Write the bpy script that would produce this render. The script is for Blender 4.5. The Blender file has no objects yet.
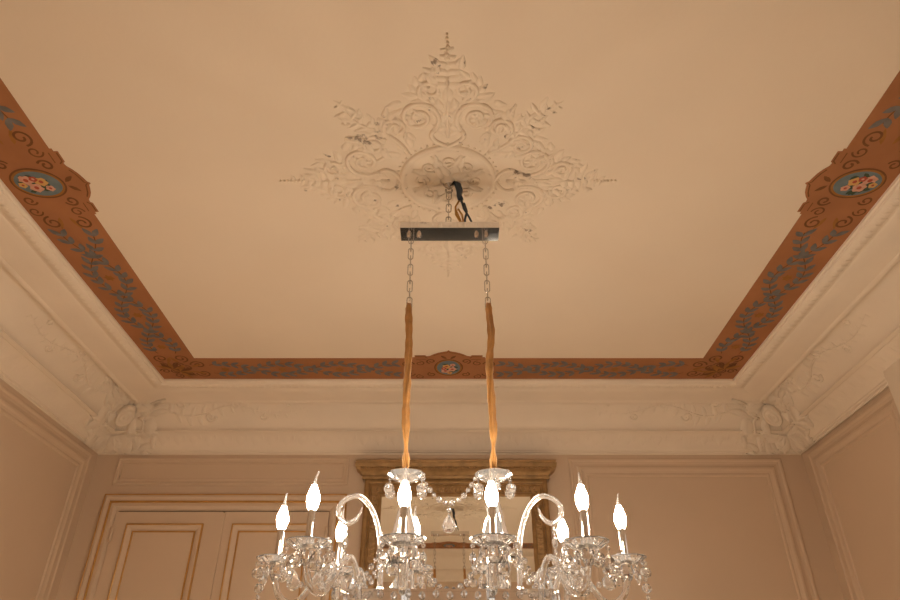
import bpy, bmesh, math, random
from math import sin, cos, pi, sqrt, atan2
from mathutils import Vector, Matrix

random.seed(7)
SC = bpy.context.scene
COL = SC.collection

# ------------------------------------------------------------------ room size
EYE = 1.50                      # camera height above the floor
ZC = EYE + 1.75                 # ceiling height
XW = 2.275                      # side walls at +-XW
YB, YF = 4.17, -0.37            # back wall, near wall
RC = Vector((-0.008, 1.90, ZC))    # centre of the ceiling
HB = 1.692                      # half side of the painted square on the ceiling (outer)
CXY = (0.0, 1.90)               # chandelier axis

# ------------------------------------------------------------------ materials
def new_mat(name):
    m = bpy.data.materials.new(name); m.use_nodes = True
    nt = m.node_tree
    return m, nt, nt.nodes['Principled BSDF']

def solid(name, col, rough=0.6, metal=0.0, noise=0.0, nscale=6.0, bump=0.0, bscale=40.0, spec=0.5, sheen=0.0):
    m, nt, p = new_mat(name)
    p.inputs['Base Color'].default_value = (*col, 1)
    p.inputs['Roughness'].default_value = rough
    p.inputs['Metallic'].default_value = metal
    p.inputs['Specular IOR Level'].default_value = spec
    if sheen:
        p.inputs['Sheen Weight'].default_value = sheen
    tc = nt.nodes.new('ShaderNodeTexCoord')
    if noise > 0:
        n = nt.nodes.new('ShaderNodeTexNoise'); n.inputs['Scale'].default_value = nscale
        n.inputs['Detail'].default_value = 6
        nt.links.new(tc.outputs['Object'], n.inputs['Vector'])
        r = nt.nodes.new('ShaderNodeValToRGB')
        r.color_ramp.elements[0].position = 0.3; r.color_ramp.elements[1].position = 0.75
        r.color_ramp.elements[0].color = (*[c * (1 - noise) for c in col], 1)
        r.color_ramp.elements[1].color = (*[min(1, c * (1 + noise * 0.5)) for c in col], 1)
        nt.links.new(n.outputs['Fac'], r.inputs['Fac'])
        nt.links.new(r.outputs['Color'], p.inputs['Base Color'])
    if bump > 0:
        n2 = nt.nodes.new('ShaderNodeTexNoise'); n2.inputs['Scale'].default_value = bscale
        n2.inputs['Detail'].default_value = 4
        nt.links.new(tc.outputs['Object'], n2.inputs['Vector'])
        b = nt.nodes.new('ShaderNodeBump'); b.inputs['Strength'].default_value = bump
        b.inputs['Distance'].default_value = 0.01
        nt.links.new(n2.outputs['Fac'], b.inputs['Height'])
        nt.links.new(b.outputs['Normal'], p.inputs['Normal'])
    return m

def glass(name, col=(1, 1, 1), rough=0.0, ior=1.52, tr=1.0):
    m, nt, p = new_mat(name)
    p.inputs['Base Color'].default_value = (*col, 1)
    p.inputs['Roughness'].default_value = rough
    p.inputs['IOR'].default_value = ior
    p.inputs['Transmission Weight'].default_value = tr
    return m

def pane_mat(name):
    m, nt, p = new_mat(name)
    t = nt.nodes.new('ShaderNodeBsdfTransparent'); g = nt.nodes.new('ShaderNodeBsdfGlossy')
    g.inputs['Roughness'].default_value = 0.02
    mx = nt.nodes.new('ShaderNodeMixShader')
    mx.inputs[0].default_value = 0.06; nt.links.new(t.outputs[0], mx.inputs[1]); nt.links.new(g.outputs[0], mx.inputs[2])
    nt.links.new(mx.outputs[0], nt.nodes['Material Output'].inputs['Surface'])
    return m

def emit(name, col, strength):
    m, nt, p = new_mat(name)
    p.inputs['Base Color'].default_value = (1, 1, 1, 1)
    p.inputs['Emission Color'].default_value = (*col, 1)
    p.inputs['Emission Strength'].default_value = strength
    return m

def plaster_relief(name, col, dirt):
    """old plaster with scattered grey chips and dirt"""
    m, nt, p = new_mat(name)
    p.inputs['Roughness'].default_value = 0.8
    p.inputs['Specular IOR Level'].default_value = 0.2
    tc = nt.nodes.new('ShaderNodeTexCoord')
    n = nt.nodes.new('ShaderNodeTexNoise'); n.inputs['Scale'].default_value = 42; n.inputs['Detail'].default_value = 3
    nt.links.new(tc.outputs['Object'], n.inputs['Vector'])
    n3 = nt.nodes.new('ShaderNodeTexNoise'); n3.inputs['Scale'].default_value = 11; n3.inputs['Detail'].default_value = 2
    nt.links.new(tc.outputs['Object'], n3.inputs['Vector'])
    mul = nt.nodes.new('ShaderNodeMath'); mul.operation = 'MULTIPLY'
    nt.links.new(n.outputs['Fac'], mul.inputs[0]); nt.links.new(n3.outputs['Fac'], mul.inputs[1])
    r = nt.nodes.new('ShaderNodeValToRGB')
    r.color_ramp.elements[0].position = 0.36; r.color_ramp.elements[0].color = (*col, 1)
    r.color_ramp.elements[1].position = 0.42; r.color_ramp.elements[1].color = (*dirt, 1)
    nt.links.new(mul.outputs[0], r.inputs['Fac'])
    nt.links.new(r.outputs['Color'], p.inputs['Base Color'])
    return m

def parquet(name):
    m, nt, p = new_mat(name)
    p.inputs['Roughness'].default_value = 0.35
    tc = nt.nodes.new('ShaderNodeTexCoord')
    b = nt.nodes.new('ShaderNodeTexBrick')
    b.inputs['Scale'].default_value = 1.0
    b.inputs['Brick Width'].default_value = 0.5; b.inputs['Row Height'].default_value = 0.09
    b.inputs['Mortar Size'].default_value = 0.002
    b.inputs['Color1'].default_value = (0.54, 0.41, 0.285, 1); b.inputs['Color2'].default_value = (0.48, 0.355, 0.24, 1)
    b.inputs['Mortar'].default_value = (0.08, 0.04, 0.02, 1)
    nt.links.new(tc.outputs['Object'], b.inputs['Vector'])
    nt.links.new(b.outputs['Color'], p.inputs['Base Color'])
    return m

M = {}
M['ceiling'] = solid('ceiling_paint', (0.745, 0.625, 0.49), 0.85, noise=0.035, nscale=1.6, bump=0.05, bscale=60, spec=0.2)
M['plaster'] = solid('cornice_plaster', (0.80, 0.69, 0.565), 0.75, noise=0.05, nscale=4, bump=0.06, bscale=50, spec=0.25)
M['relief'] = plaster_relief('relief_plaster', (0.76, 0.64, 0.505), (0.30, 0.235, 0.18))
M['wall'] = solid('wall_paint', (0.64, 0.49, 0.36), 0.55, noise=0.03, nscale=2.5, bump=0.03, bscale=80, spec=0.3)
M['door'] = solid('door_paint', (0.64, 0.49, 0.36), 0.45, noise=0.03, nscale=3, spec=0.35)
M['gilt'] = solid('gilt_fillet', (0.58, 0.32, 0.10), 0.4, metal=0.6, noise=0.2, nscale=20)
M['bronze'] = solid('bronze_gilt_frame', (0.42, 0.26, 0.115), 0.42, metal=0.55, noise=0.35, nscale=18, bump=0.25, bscale=120)
M['bronze_carved'] = solid('bronze_gilt_carving', (0.48, 0.30, 0.14), 0.4, metal=0.6, noise=0.55, nscale=70, bump=0.8, bscale=150)
M['silver'] = solid('mirror_silver', (0.86, 0.85, 0.80), 0.015, metal=1.0)
M['chrome'] = solid('polished_chrome', (0.80, 0.80, 0.82), 0.06, metal=1.0)
M['chain'] = solid('chain_steel', (0.55, 0.54, 0.52), 0.25, metal=1.0)
M['crystal'] = glass('crystal_glass', (1, 1, 1), 0.02, 1.50, .95)
M['cane'] = glass('cane_glass', (1, 1, 1), 0.08, 1.45, .94)
M['bulbglass'] = glass('bulb_tip_glass', (1, 1, 1), 0.12, 1.4, .8)
M['dish'] = glass('dish_glass', (1, 1, 1), 0.06, 1.42, .92)
M['marble'] = solid('dark_green_marble', (0.006, 0.009, 0.006), 0.2, noise=0.6, nscale=9)
M['bulb'] = emit('lit_bulb', (1.0, 0.86, 0.69), 190.0)
M['velvet'] = solid('gold_velvet', (0.50, 0.235, 0.055), 0.6, noise=0.3, nscale=30, sheen=0.3)
M['wire_blue'] = solid('blue_cable', (0.03, 0.05, 0.085), 0.4)
M['wire_gold'] = solid('yellow_wire', (0.55, 0.30, 0.06), 0.4)
M['parquet'] = parquet('oak_parquet')
M['dark'] = solid('gap_shade_and_fireback', (0.05, 0.035, 0.025), 0.9)  # near-black: shade of the door gap put into colour; the fireback shares it
M['white_paint'] = solid('white_gloss_paint', (0.74, 0.64, 0.52), 0.4)
M['pane'] = pane_mat('window_glass')
# painted border
M['terra'] = solid('painted_terracotta', (0.37, 0.160, 0.070), 0.8, noise=0.14, nscale=5, spec=0.15)
M['leafblue'] = solid('painted_blue_leaf', (0.18, 0.165, 0.15), 0.8, noise=0.25, nscale=25, spec=0.1)
M['ochre'] = solid('painted_ochre', (0.33, 0.15, 0.045), 0.8, noise=0.2, nscale=25, spec=0.1)
M['umber'] = solid('painted_umber', (0.19, 0.085, 0.035), 0.8, noise=0.2, nscale=25, spec=0.1)
M['medblue'] = solid('painted_medallion_blue', (0.16, 0.20, 0.21), 0.8, noise=0.2, nscale=20, spec=0.1)
M['rose'] = solid('painted_rose', (0.62, 0.34, 0.24), 0.8, noise=0.2, nscale=60, spec=0.1)
M['rosered'] = solid('painted_red', (0.38, 0.09, 0.06), 0.8, spec=0.1)
M['petalgold'] = solid('painted_yellow', (0.58, 0.34, 0.12), 0.8, spec=0.1)
M['leafgreen'] = solid('painted_green', (0.06, 0.085, 0.06), 0.8, spec=0.1)

# ------------------------------------------------------------------ mesh builder
class MB:
    def __init__(self):
        self.v = []; self.f = []; self.mi = []; self.sm = []
    def add(self, verts, faces, mi=0, smooth=False):
        o = len(self.v)
        self.v += [tuple(x) for x in verts]
        for f in faces:
            self.f.append(tuple(i + o for i in f)); self.mi.append(mi); self.sm.append(smooth)
    def box(self, lo, hi, mi=0):
        x0, y0, z0 = lo; x1, y1, z1 = hi
        self.add([(x0,y0,z0),(x1,y0,z0),(x1,y1,z0),(x0,y1,z0),(x0,y0,z1),(x1,y0,z1),(x1,y1,z1),(x0,y1,z1)],
                 [(0,3,2,1),(4,5,6,7),(0,1,5,4),(1,2,6,5),(2,3,7,6),(3,0,4,7)], mi)
    def tube(self, pts, rad, seg=8, mi=0, smooth=True, closed=False, flat=1.0):
        pts = [Vector(p) for p in pts]; n = len(pts)
        if not hasattr(rad, '__len__'): rad = [rad] * n
        T = []
        for i in range(n):
            if closed: t = pts[(i+1) % n] - pts[(i-1) % n]
            else: t = pts[min(i+1, n-1)] - pts[max(i-1, 0)]
            T.append(t.normalized() if t.length > 1e-9 else Vector((0,0,1)))
        up = Vector((0,0,1))
        if abs(T[0].dot(up)) > 0.9: up = Vector((0,1,0))
        a = (up - T[0]*up.dot(T[0])).normalized()
        verts = []
        for i in range(n):
            a = (a - T[i]*a.dot(T[i]))
            if a.length < 1e-6: a = T[i].orthogonal()
            a.normalize(); b = T[i].cross(a)
            for k in range(seg):
                th = 2*pi*k/seg
                verts.append(pts[i] + (a*cos(th)*flat + b*sin(th))*rad[i])
        faces = []
        m = n if closed else n-1
        for i in range(m):
            j = (i+1) % n
            for k in range(seg):
                l = (k+1) % seg
                faces.append((i*seg+k, i*seg+l, j*seg+l, j*seg+k))
        if not closed:
            faces.append(tuple(range(seg-1, -1, -1)))
            faces.append(tuple((n-1)*seg+k for k in range(seg)))
        self.add(verts, faces, mi, smooth)
    def lathe(self, prof, c=(0,0,0), seg=16, mi=0, smooth=True, mod=None, axis=None):
        """prof = [(r, z)] from one end to the other; r=0 ends close the solid"""
        c = Vector(c); verts = []; faces = []; rings = []
        R = Matrix.Identity(3) if axis is None else Vector((0,0,1)).rotation_difference(Vector(axis)).to_matrix()
        for (r, z) in prof:
            if r < 1e-7:
                rings.append([len(verts)]); verts.append(c + R @ Vector((0,0,z)))
            else:
                ring = []
                for k in range(seg):
                    th = 2*pi*k/seg
                    rr = r * (mod(th, r) if mod else 1.0)
                    ring.append(len(verts)); verts.append(c + R @ Vector((rr*cos(th), rr*sin(th), z)))
                rings.append(ring)
        for A, B in zip(rings, rings[1:]):
            for k in range(seg):
                l = (k+1) % seg
                if len(A) == 1 and len(B) == 1: continue
                if len(A) == 1: faces.append((A[0], B[k], B[l]))
                elif len(B) == 1: faces.append((A[k], B[0], A[l]))
                else: faces.append((A[k], B[k], B[l], A[l]))
        self.add(verts, faces, mi, smooth)
    def gem(self, c, r, h=None, seg=8, mi=0):
        """faceted ball"""
        h = h or r
        prof = [(0, h)] + [(r*sin(a), h*cos(a)) for a in (pi*.2, pi*.4, pi*.6, pi*.8)] + [(0, -h)]
        self.lathe(prof, c, seg, mi, smooth=False)
    def build(self, name, mats, parent=None, sharp=None):
        me = bpy.data.meshes.new(name)
        me.from_pydata(self.v, [], self.f)
        for m in (mats if isinstance(mats, (list, tuple)) else [mats]): me.materials.append(m)
        for p, mi, s in zip(me.polygons, self.mi, self.sm):
            p.material_index = mi; p.use_smooth = s
        bm = bmesh.new(); bm.from_mesh(me)
        bmesh.ops.recalc_face_normals(bm, faces=bm.faces); bm.to_mesh(me); bm.free()
        if sharp is not None: me.set_sharp_from_angle(angle=math.radians(sharp))
        o = bpy.data.objects.new(name, me); COL.objects.link(o)
        if parent is not None: o.parent = parent
        return o

def tag(o, label=None, cat=None, group=None, kind=None):
    if label: o['label'] = label
    if cat: o['category'] = cat
    if group: o['group'] = group
    if kind: o['kind'] = kind
    return o

def empty(name, loc=(0,0,0), label=None, cat=None, group=None, kind=None):
    o = bpy.data.objects.new(name, None); COL.objects.link(o)
    o.location = loc; o.empty_display_size = 0.1
    return tag(o, label, cat, group, kind)

def place(o, parent):
    """parent a part whose mesh is in world coordinates under an Empty that stands at a location"""
    o.parent = parent
    o.matrix_parent_inverse = Matrix.Translation(parent.location).inverted()
    return o

# ------------------------------------------------------------------ walls, floor, ceiling
T = 0.16
def struct(name, mb, mats, label, cat, sharp=None):
    return tag(mb.build(name, mats, sharp=sharp), label, cat, kind='structure')

mb = MB(); mb.box((-XW-T, YF-T, -0.1), (XW+T, YB+T, 0)); struct('floor', mb, M['parquet'], 'oak strip parquet floor of the salon', 'floor')
mb = MB(); mb.box((-XW-T, YF-T, ZC), (XW+T, YB+T, ZC+0.15)); struct('ceiling', mb, M['ceiling'], 'flat cream painted plaster ceiling field above the chandelier', 'ceiling')
mb = MB(); mb.box((-XW-T, YB, 0), (XW+T, YB+T, ZC)); struct('wall_back', mb, M['wall'], 'beige back wall behind the chandelier with the mirror and double door', 'wall')
mb = MB(); mb.box((-XW-T, YF, 0), (-XW, YB, ZC)); struct('wall_left', mb, M['wall'], 'beige panelled wall on the left side of the room', 'wall')

def wall_with_holes(a0, a1, b0, b1, holes, mapf, n0, n1):
    """boxes around rectangular openings, in wall coordinates (a along, b up, n through)"""
    m = MB()
    def bx(p0, p1, q0, q1):
        if p1 - p0 < 1e-6 or q1 - q0 < 1e-6: return
        A = mapf(p0, q0, n0); B = mapf(p1, q1, n1)
        m.box([min(A[i], B[i]) for i in range(3)], [max(A[i], B[i]) for i in range(3)])
    holes = sorted(holes); cur = a0
    for (h0, h1, g0, g1) in holes:
        bx(cur, h0, b0, b1); bx(h0, h1, b0, g0); bx(h0, h1, g1, b1); cur = h1
    bx(cur, a1, b0, b1)
    return m
back = lambda a, b, n: (a, YB - n, b)
left = lambda a, b, n: (-XW + n, a, b)
right = lambda a, b, n: (XW - n, a, b)
front = lambda a, b, n: (a, YF + n, b)
WIN_R = [(1.25, 2.85, 0.25, 2.72)]
WIN_F = [(-1.75, -0.55, 0.25, 2.55), (0.55, 1.75, 0.25, 2.55)]
struct('wall_right', wall_with_holes(YF, YB, 0, ZC, WIN_R, right, -T, 0), M['wall'], 'beige panelled wall on the right side of the room', 'wall')
struct('wall_front', wall_with_holes(-XW-T, XW+T, 0, ZC, WIN_F, front, -T, 0), M['wall'], 'beige wall behind the camera with two windows', 'wall')

# ------------------------------------------------------------------ mitred frames on walls
def frame_sweep(m, rect, prof, mapf, mi=0, smooth=False):
    """prof = [(inset, out)] from the outside edge inwards"""
    a0, a1, b0, b1 = rect
    rows = []
    for (i, n) in prof:
        rows.append([mapf(a0+i, b0+i, n), mapf(a1-i, b0+i, n), mapf(a1-i, b1-i, n), mapf(a0+i, b1-i, n)])
    verts = [p for r in rows for p in r]; faces = []
    for j in range(len(rows)-1):
        for k in range(4):
            l = (k+1) % 4
            faces.append((j*4+k, j*4+l, (j+1)*4+l, (j+1)*4+k))
    j = len(rows)-1
    for k in range(4):
        l = (k+1) % 4
        faces.append((j*4+k, j*4+l, l, k))
    m.add(verts, faces, mi, smooth)

PANEL = [(0, 0.0), (0, 0.010), (0.006, 0.014), (0.016, 0.014), (0.024, 0.008), (0.040, 0.006), (0.056, 0.010), (0.062, 0.016),
         (0.076, 0.016), (0.086, 0.010), (0.098, 0.007), (0.106, 0.010), (0.113, 0.009), (0.118, 0.0)]
BOX = [(0, 0.0), (0, 0.010), (0.005, 0.015), (0.013, 0.015), (0.018, 0.008), (0.030, 0.006), (0.036, 0.010), (0.040, 0.0)]
def panel(name, rect, mapf, label, prof=PANEL):
    m = MB(); frame_sweep(m, rect, prof, mapf)
    struct(name, m, M['wall'], label, 'wall moulding')
PT = EYE + 1.462
panel('trim_11', (0.76, 2.127, 0.95, PT), back, 'rectangular panel moulding on back wall right of the mirror')
panel('trim_12', (-2.13, -0.645, EYE+1.288, EYE+1.468), back, 'long low overdoor panel moulding above the double door', BOX)
panel('trim_13', (0.0, 4.085, 0.95, PT), left, 'large panel moulding on the left wall')
panel('trim_14', (3.10, 4.085, 0.95, PT), right, 'panel moulding on right wall between window and corner')
panel('trim_15', (-0.2, 0.95, 0.95, PT), right, 'panel moulding on right wall nearest the camera')

# ------------------------------------------------------------------ cornice
PROF = [(0,0),(0,.013),(.006,.018),(.014,.018),(.016,.024),(.026,.031),(.044,.034),(.062,.031),(.074,.025),(.080,.022),(.092,.021),
        (.10,.025),(.150,.029),(.200,.033),(.236,.037),(.244,.043),(.256,.045),(.264,.043),(.266,.020),
        (.285,.008),(.315,.012),(.345,.028),(.375,.056),(.40,.079),(.42,.104),(.436,.132),(.442,.147),(.430,.151),(.430,.160),(.452,.166),
        (.462,.162),(.474,.168),(.492,.178),(.512,.194),(.530,.214),(.542,.234),(.548,.242),(.556,.243),(.560,.250),(.572,.252),(.576,.262),(.5835,.262),(.5835,0)]
def side_map(k):
    """k: 0 back, 1 left, 2 front, 3 right. (t along the side, d outwards from the painted square, drop) -> world"""
    ca, sa = [(1,0),(0,1),(-1,0),(0,-1)][k]
    def f(t, d, w):
        u, v = t, HB + d
        if k == 0: x, y = u, v
        elif k == 1: x, y = -v, u
        elif k == 2: x, y = -u, -v
        else: x, y = v, -u
        return Vector((RC.x + x, RC.y + y, RC.z - w))
    return f
def prof_at(d):
    best = 0
    for (a, b) in zip(PROF, PROF[1:-1]):
        if a[0] <= d <= b[0] and b[0] > a[0]:
            best = a[1] + (b[1]-a[1])*(d-a[0])/(b[0]-a[0])
    return best
COVE = [p for p in PROF if .266 <= p[0] <= .44 and p[1] <= .146][0:]
def cove_pt(s):
    """s in 0..1 along the cove profile -> (d, drop)"""
    C = COVE; L = [0]
    for a, b in zip(C, C[1:]): L.append(L[-1] + math.dist(a, b))
    x = max(0, min(1, s)) * L[-1]
    for i in range(len(C)-1):
        if x <= L[i+1] + 1e-9:
            q = (x - L[i]) / max(1e-9, L[i+1]-L[i])
            return (C[i][0] + (C[i+1][0]-C[i][0])*q, C[i][1] + (C[i+1][1]-C[i][1])*q)
    return C[-1]

def leaf_bump(m, base, tip, width, height, surf, mi=0, n=6, bend=0.0):
    """raised leaf from base to tip (2D points); surf(u, v, w) maps the plane and relief height into the world"""
    base = Vector(base); tip = Vector(tip); d = tip - base; L = d.length
    if L < 1e-6: return
    d.normalize(); s = Vector((-d.y, d.x))
    verts = []; faces = []
    for i in range(n+1):
        t = i / n
        c = base + d*(L*t) + s*(bend*L*sin(pi*t*0.5)**2)
        w = width * 0.5 * (sin(pi*(0.08 + 0.92*t)**0.75)) ** 0.8 if t < 1 else 0.0005
        w = max(w, 0.0006)
        hgt = height * (0.45 + 0.55*sin(pi*min(1, t*1.15))) * (1 - 0.15*t)
        verts += [surf(*(c - s*w), -0.001), surf(*(c - s*w*0.55), hgt*0.9), surf(*c, hgt*0.55), surf(*(c + s*w*0.55), hgt*0.9), surf(*(c + s*w), -0.001)]
    for i in range(n):
        for k in range(4):
            faces.append((i*5+k, i*5+k+1, (i+1)*5+k+1, (i+1)*5+k))
    m.add(verts, faces, mi, True)

def ribbon(m, pts, rad, surf, mi=0, seg=6):
    """half-sunk round moulding along 2D points"""
    P = [surf(p[0], p[1], 0.0) for p in pts]
    m.tube(P, rad, seg, mi, True)

def spiral(c, r0, r1, a0, turns, n=26):
    """2D spiral from radius r0 at angle a0 inwards"""
    out = []
    for i in range(n+1):
        t = i/n
        r = r0 + (r1-r0)*t**0.8
        a = a0 + turns*2*pi*t
        out.append((c[0]+r*cos(a), c[1]+r*sin(a)))
    return out

SIDE = ['back', 'left', 'front', 'right']
for k in range(4):
    f = side_map(k); m = MB()
    verts = []; faces = []
    for (d, w) in PROF:
        L = HB + d
        verts += [f(-L, d, w), f(L, d, w)]
    for i in range(len(PROF)-1):
        faces.append((2*i, 2*i+1, 2*i+3, 2*i+2))
    m.add(verts, faces, 0, True)
    # row of leaf tips on the first roll and of small leaves on the lower moulding
    n = 84
    for i in range(n):
        t = -HB + (i+0.5)*2*HB/n
        srf = lambda u, v, w: f(u, v, prof_at(v) + w)
        leaf_bump(m, (t, .022), (t, .078), 0.030, 0.0045, srf, n=3)
    n = 44
    for i in range(n):
        t = -(HB+.5) + (i+0.5)*2*(HB+.5)/n
        leaf_bump(m, (t, .478), (t, .534), 0.060, 0.0028, srf, n=4)
        leaf_bump(m, (t+.048, .470), (t+.048, .515), 0.02, 0.002, srf, n=3)
    struct('trim_%d' % (k+1), m, M['plaster'], 'deep cream plaster cornice with cove along the %s wall' % SIDE[k], 'cornice', sharp=28)

# plaster cartouches where the cornices meet, with leaf scrolls running out along both coves
def cartouche(k, flip, name, label):
    """corner at the end t=+L (flip=1) or t=-L of side k; the sprays run along side k and the neighbouring side"""
    root = empty(name, (0,0,0), label, 'plaster ornament', 'corner cartouches of the cornice')
    fk = side_map(k); fn = side_map((k+1) % 4 if flip < 0 else (k+3) % 4)
    # corner of the cove in world, diagonal frame
    c0 = fk(flip*(HB+.265), .265, .03); c1 = fk(flip*(HB+.44), .44, .15)
    root.location = (c0+c1)/2
    dia = (c1-c0); dl = dia.length; dia.normalize()
    hor = fk(1,0,0)-fk(0,0,0); hor2 = fn(1,0,0)-fn(0,0,0)
    side = dia.cross(Vector((0,0,1))).normalized(); nrm = side.cross(dia).normalized()
    if nrm.z > 0: nrm = -nrm
    mid = (c0+c1)/2
    # shield in a nest of acanthus leaves and scrolls, on the mitre line
    m = MB()
    S0 = lambda u, v, w: mid + nrm*0.008 + side*u*.8 + dia*(v*.95) + nrm*w*.5
    def S(u, v, w):
        a = abs(u)*1.15; d = min(.572, max(.20, .415 + v*1.02)); w = w*1.15
        ff, sg = (fk, flip) if u > 0 else (fn, -flip)
        return ff(sg*(HB + d - a), max(.19, d - w*.6), prof_at(d) + w*.8 + .002)
    m.lathe([(0,.016),(.010,.014),(.014,.006),(.020,.006),(.026,.016),(.034,.014),(.038,.004),(.046,.004),(.052,.016),(.060,.012),(.064,-.05)], (0,0,0), 24, 0, True)
    m.v = [tuple(S0(x, y*1.5, z)) for (x, y, z) in m.v]
    sh = m.build('shield', M['plaster']); place(sh, root)
    m = MB(); rc = random.Random(11)
    for j in range(-4, 5):
        a = j*0.33; e = rc.uniform(-.02, .02)
        leaf_bump(m, (sin(a)*.04, -.05-.008*abs(j)), (sin(a)*.17+e, -.06 - cos(a)*.11+e), .050, .020, S, bend=.25*(1 if j > 0 else -1))
        leaf_bump(m, (sin(a)*.04, .06), (sin(a)*.18+e, .06 + cos(a)*.13), .055, .022, S, bend=-.25*(1 if j > 0 else -1))
    for s in (-1, 1):
        ribbon(m, [(s*x, y) for x, y in spiral((.110, .050), .062, .012, -pi*.5, 1.5)], .012, S)
        ribbon(m, [(s*x, y) for x, y in spiral((.100, -.060), .050, .010, pi*.5, -1.4)], .011, S)
        for j in range(9):
            a = -1.5 + j*.38; e = rc.uniform(-.025, .025)
            leaf_bump(m, (s*(.10+.05*cos(a)), .09*sin(a)), (s*(.17+.085*cos(a)+e), .16*sin(a)+e), .045, .020, S, bend=.3*s)
        for j in range(5):
            y = -.12+.06*j
            leaf_bump(m, (s*.055, y), (s*.12, y+.03*rc.uniform(-1, 1)), .035, .018, S, bend=.3*s)
        for j in range(14):
            x, y = rc.uniform(.06, .26), rc.uniform(-.15, .15); a = rc.uniform(-1.2, 1.2); L = rc.uniform(.04, .08)
            leaf_bump(m, (s*x, y), (s*(x+L*cos(a)), y+L*sin(a)), L*.45, .022, S, bend=rc.uniform(-.4, .4))
    lv = m.build('leaf_surround', M['plaster']); place(lv, root)
    # sprays
    for which, (ff, sg) in enumerate(((fk, flip), (fn, -flip))):
        m = MB()
        def srf(u, v, w):
            d, dr = cove_pt(v)
            # cove normal is roughly inwards and down
            a = v*1.25
            return ff(sg*(HB + .10 - u), d - w*sin(a), dr + w*cos(a))
        pts = [(u, .50 + .20*sin(u*11.0)*(1-u*.6)) for u in [i*.02 for i in range(0, 46)]]
        pts3 = [srf(p[0], p[1], 0.002) for p in pts]
        m.tube(pts3, [.007*(1-i/52) for i in range(len(pts3))], 6)
        # leaves along the stem; v is a fraction of the cove, so scale it
        for i in range(13):
            u = .03 + i*.07; sz = 1 - i/17
            v = .50 + .20*sin(u*11.0)*(1-u*.6)
            for s in (-1, 1):
                uu = u + .020*s
                def srf2(a, b, w, v=v): return srf(a, v + b/.235, w)
                leaf_bump(m, (uu, 0), (uu+.060*sz, s*.052*sz), .042*sz, .010*sz, srf2, bend=.4*s)
        for i in range(5):
            u = .10 + i*.17; sz = 1-i/7; s = 1 if i % 2 else -1
            def srf3(a, b, w): return srf(a, .5 + b/.235, w)
            ribbon(m, [(x, y) for x, y in spiral((u, s*.045), .045*sz, .008, 0, 1.3*s)], .0075*sz+.002, srf3)
        sp = m.build('leaf_spray', M['plaster']); place(sp, root)
    return root
cartouche(0, -1, 'plaster_cartouche', 'cream plaster corner cartouche of the cornice above the double door, left back corner')
cartouche(0, 1, 'plaster_cartouche', 'cream plaster corner cartouche of the cornice in the right back corner, away from door')

# ------------------------------------------------------------------ painted border on the ceiling
BW = 0.262
def flat_poly(m, pts, srf, w, mi):
    m.add([srf(p[0], p[1], w) for p in pts], [tuple(range(len(pts)))], mi)
def flat_ribbon(m, pts, wid, srf, w, mi):
    verts = []; faces = []; n = len(pts)
    for i in range(n):
        a = Vector(pts[max(0, i-1)]); b = Vector(pts[min(n-1, i+1)]); d = (b-a)
        if d.length < 1e-9: d = Vector((1,0))
        d.normalize(); s = Vector((-d.y, d.x)); ww = wid[i] if hasattr(wid, '__len__') else wid
        p = Vector(pts[i]); verts += [srf(*(p-s*ww/2), w), srf(*(p+s*ww/2), w)]
    for i in range(n-1): faces.append((2*i, 2*i+1, 2*i+3, 2*i+2))
    m.add(verts, faces, mi)
def flat_leaf(m, base, ang, L, W, srf, w, mi):
    d = Vector((cos(ang), sin(ang))); s = Vector((-d.y, d.x)); b = Vector(base)
    P = [b, b+d*L*.25+s*W*.38, b+d*L*.55+s*W*.5, b+d*L*.85+s*W*.25, b+d*L, b+d*L*.8-s*W*.25, b+d*L*.5-s*W*.45, b+d*L*.22-s*W*.33]
    flat_poly(m, P, srf, w, mi)

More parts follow.
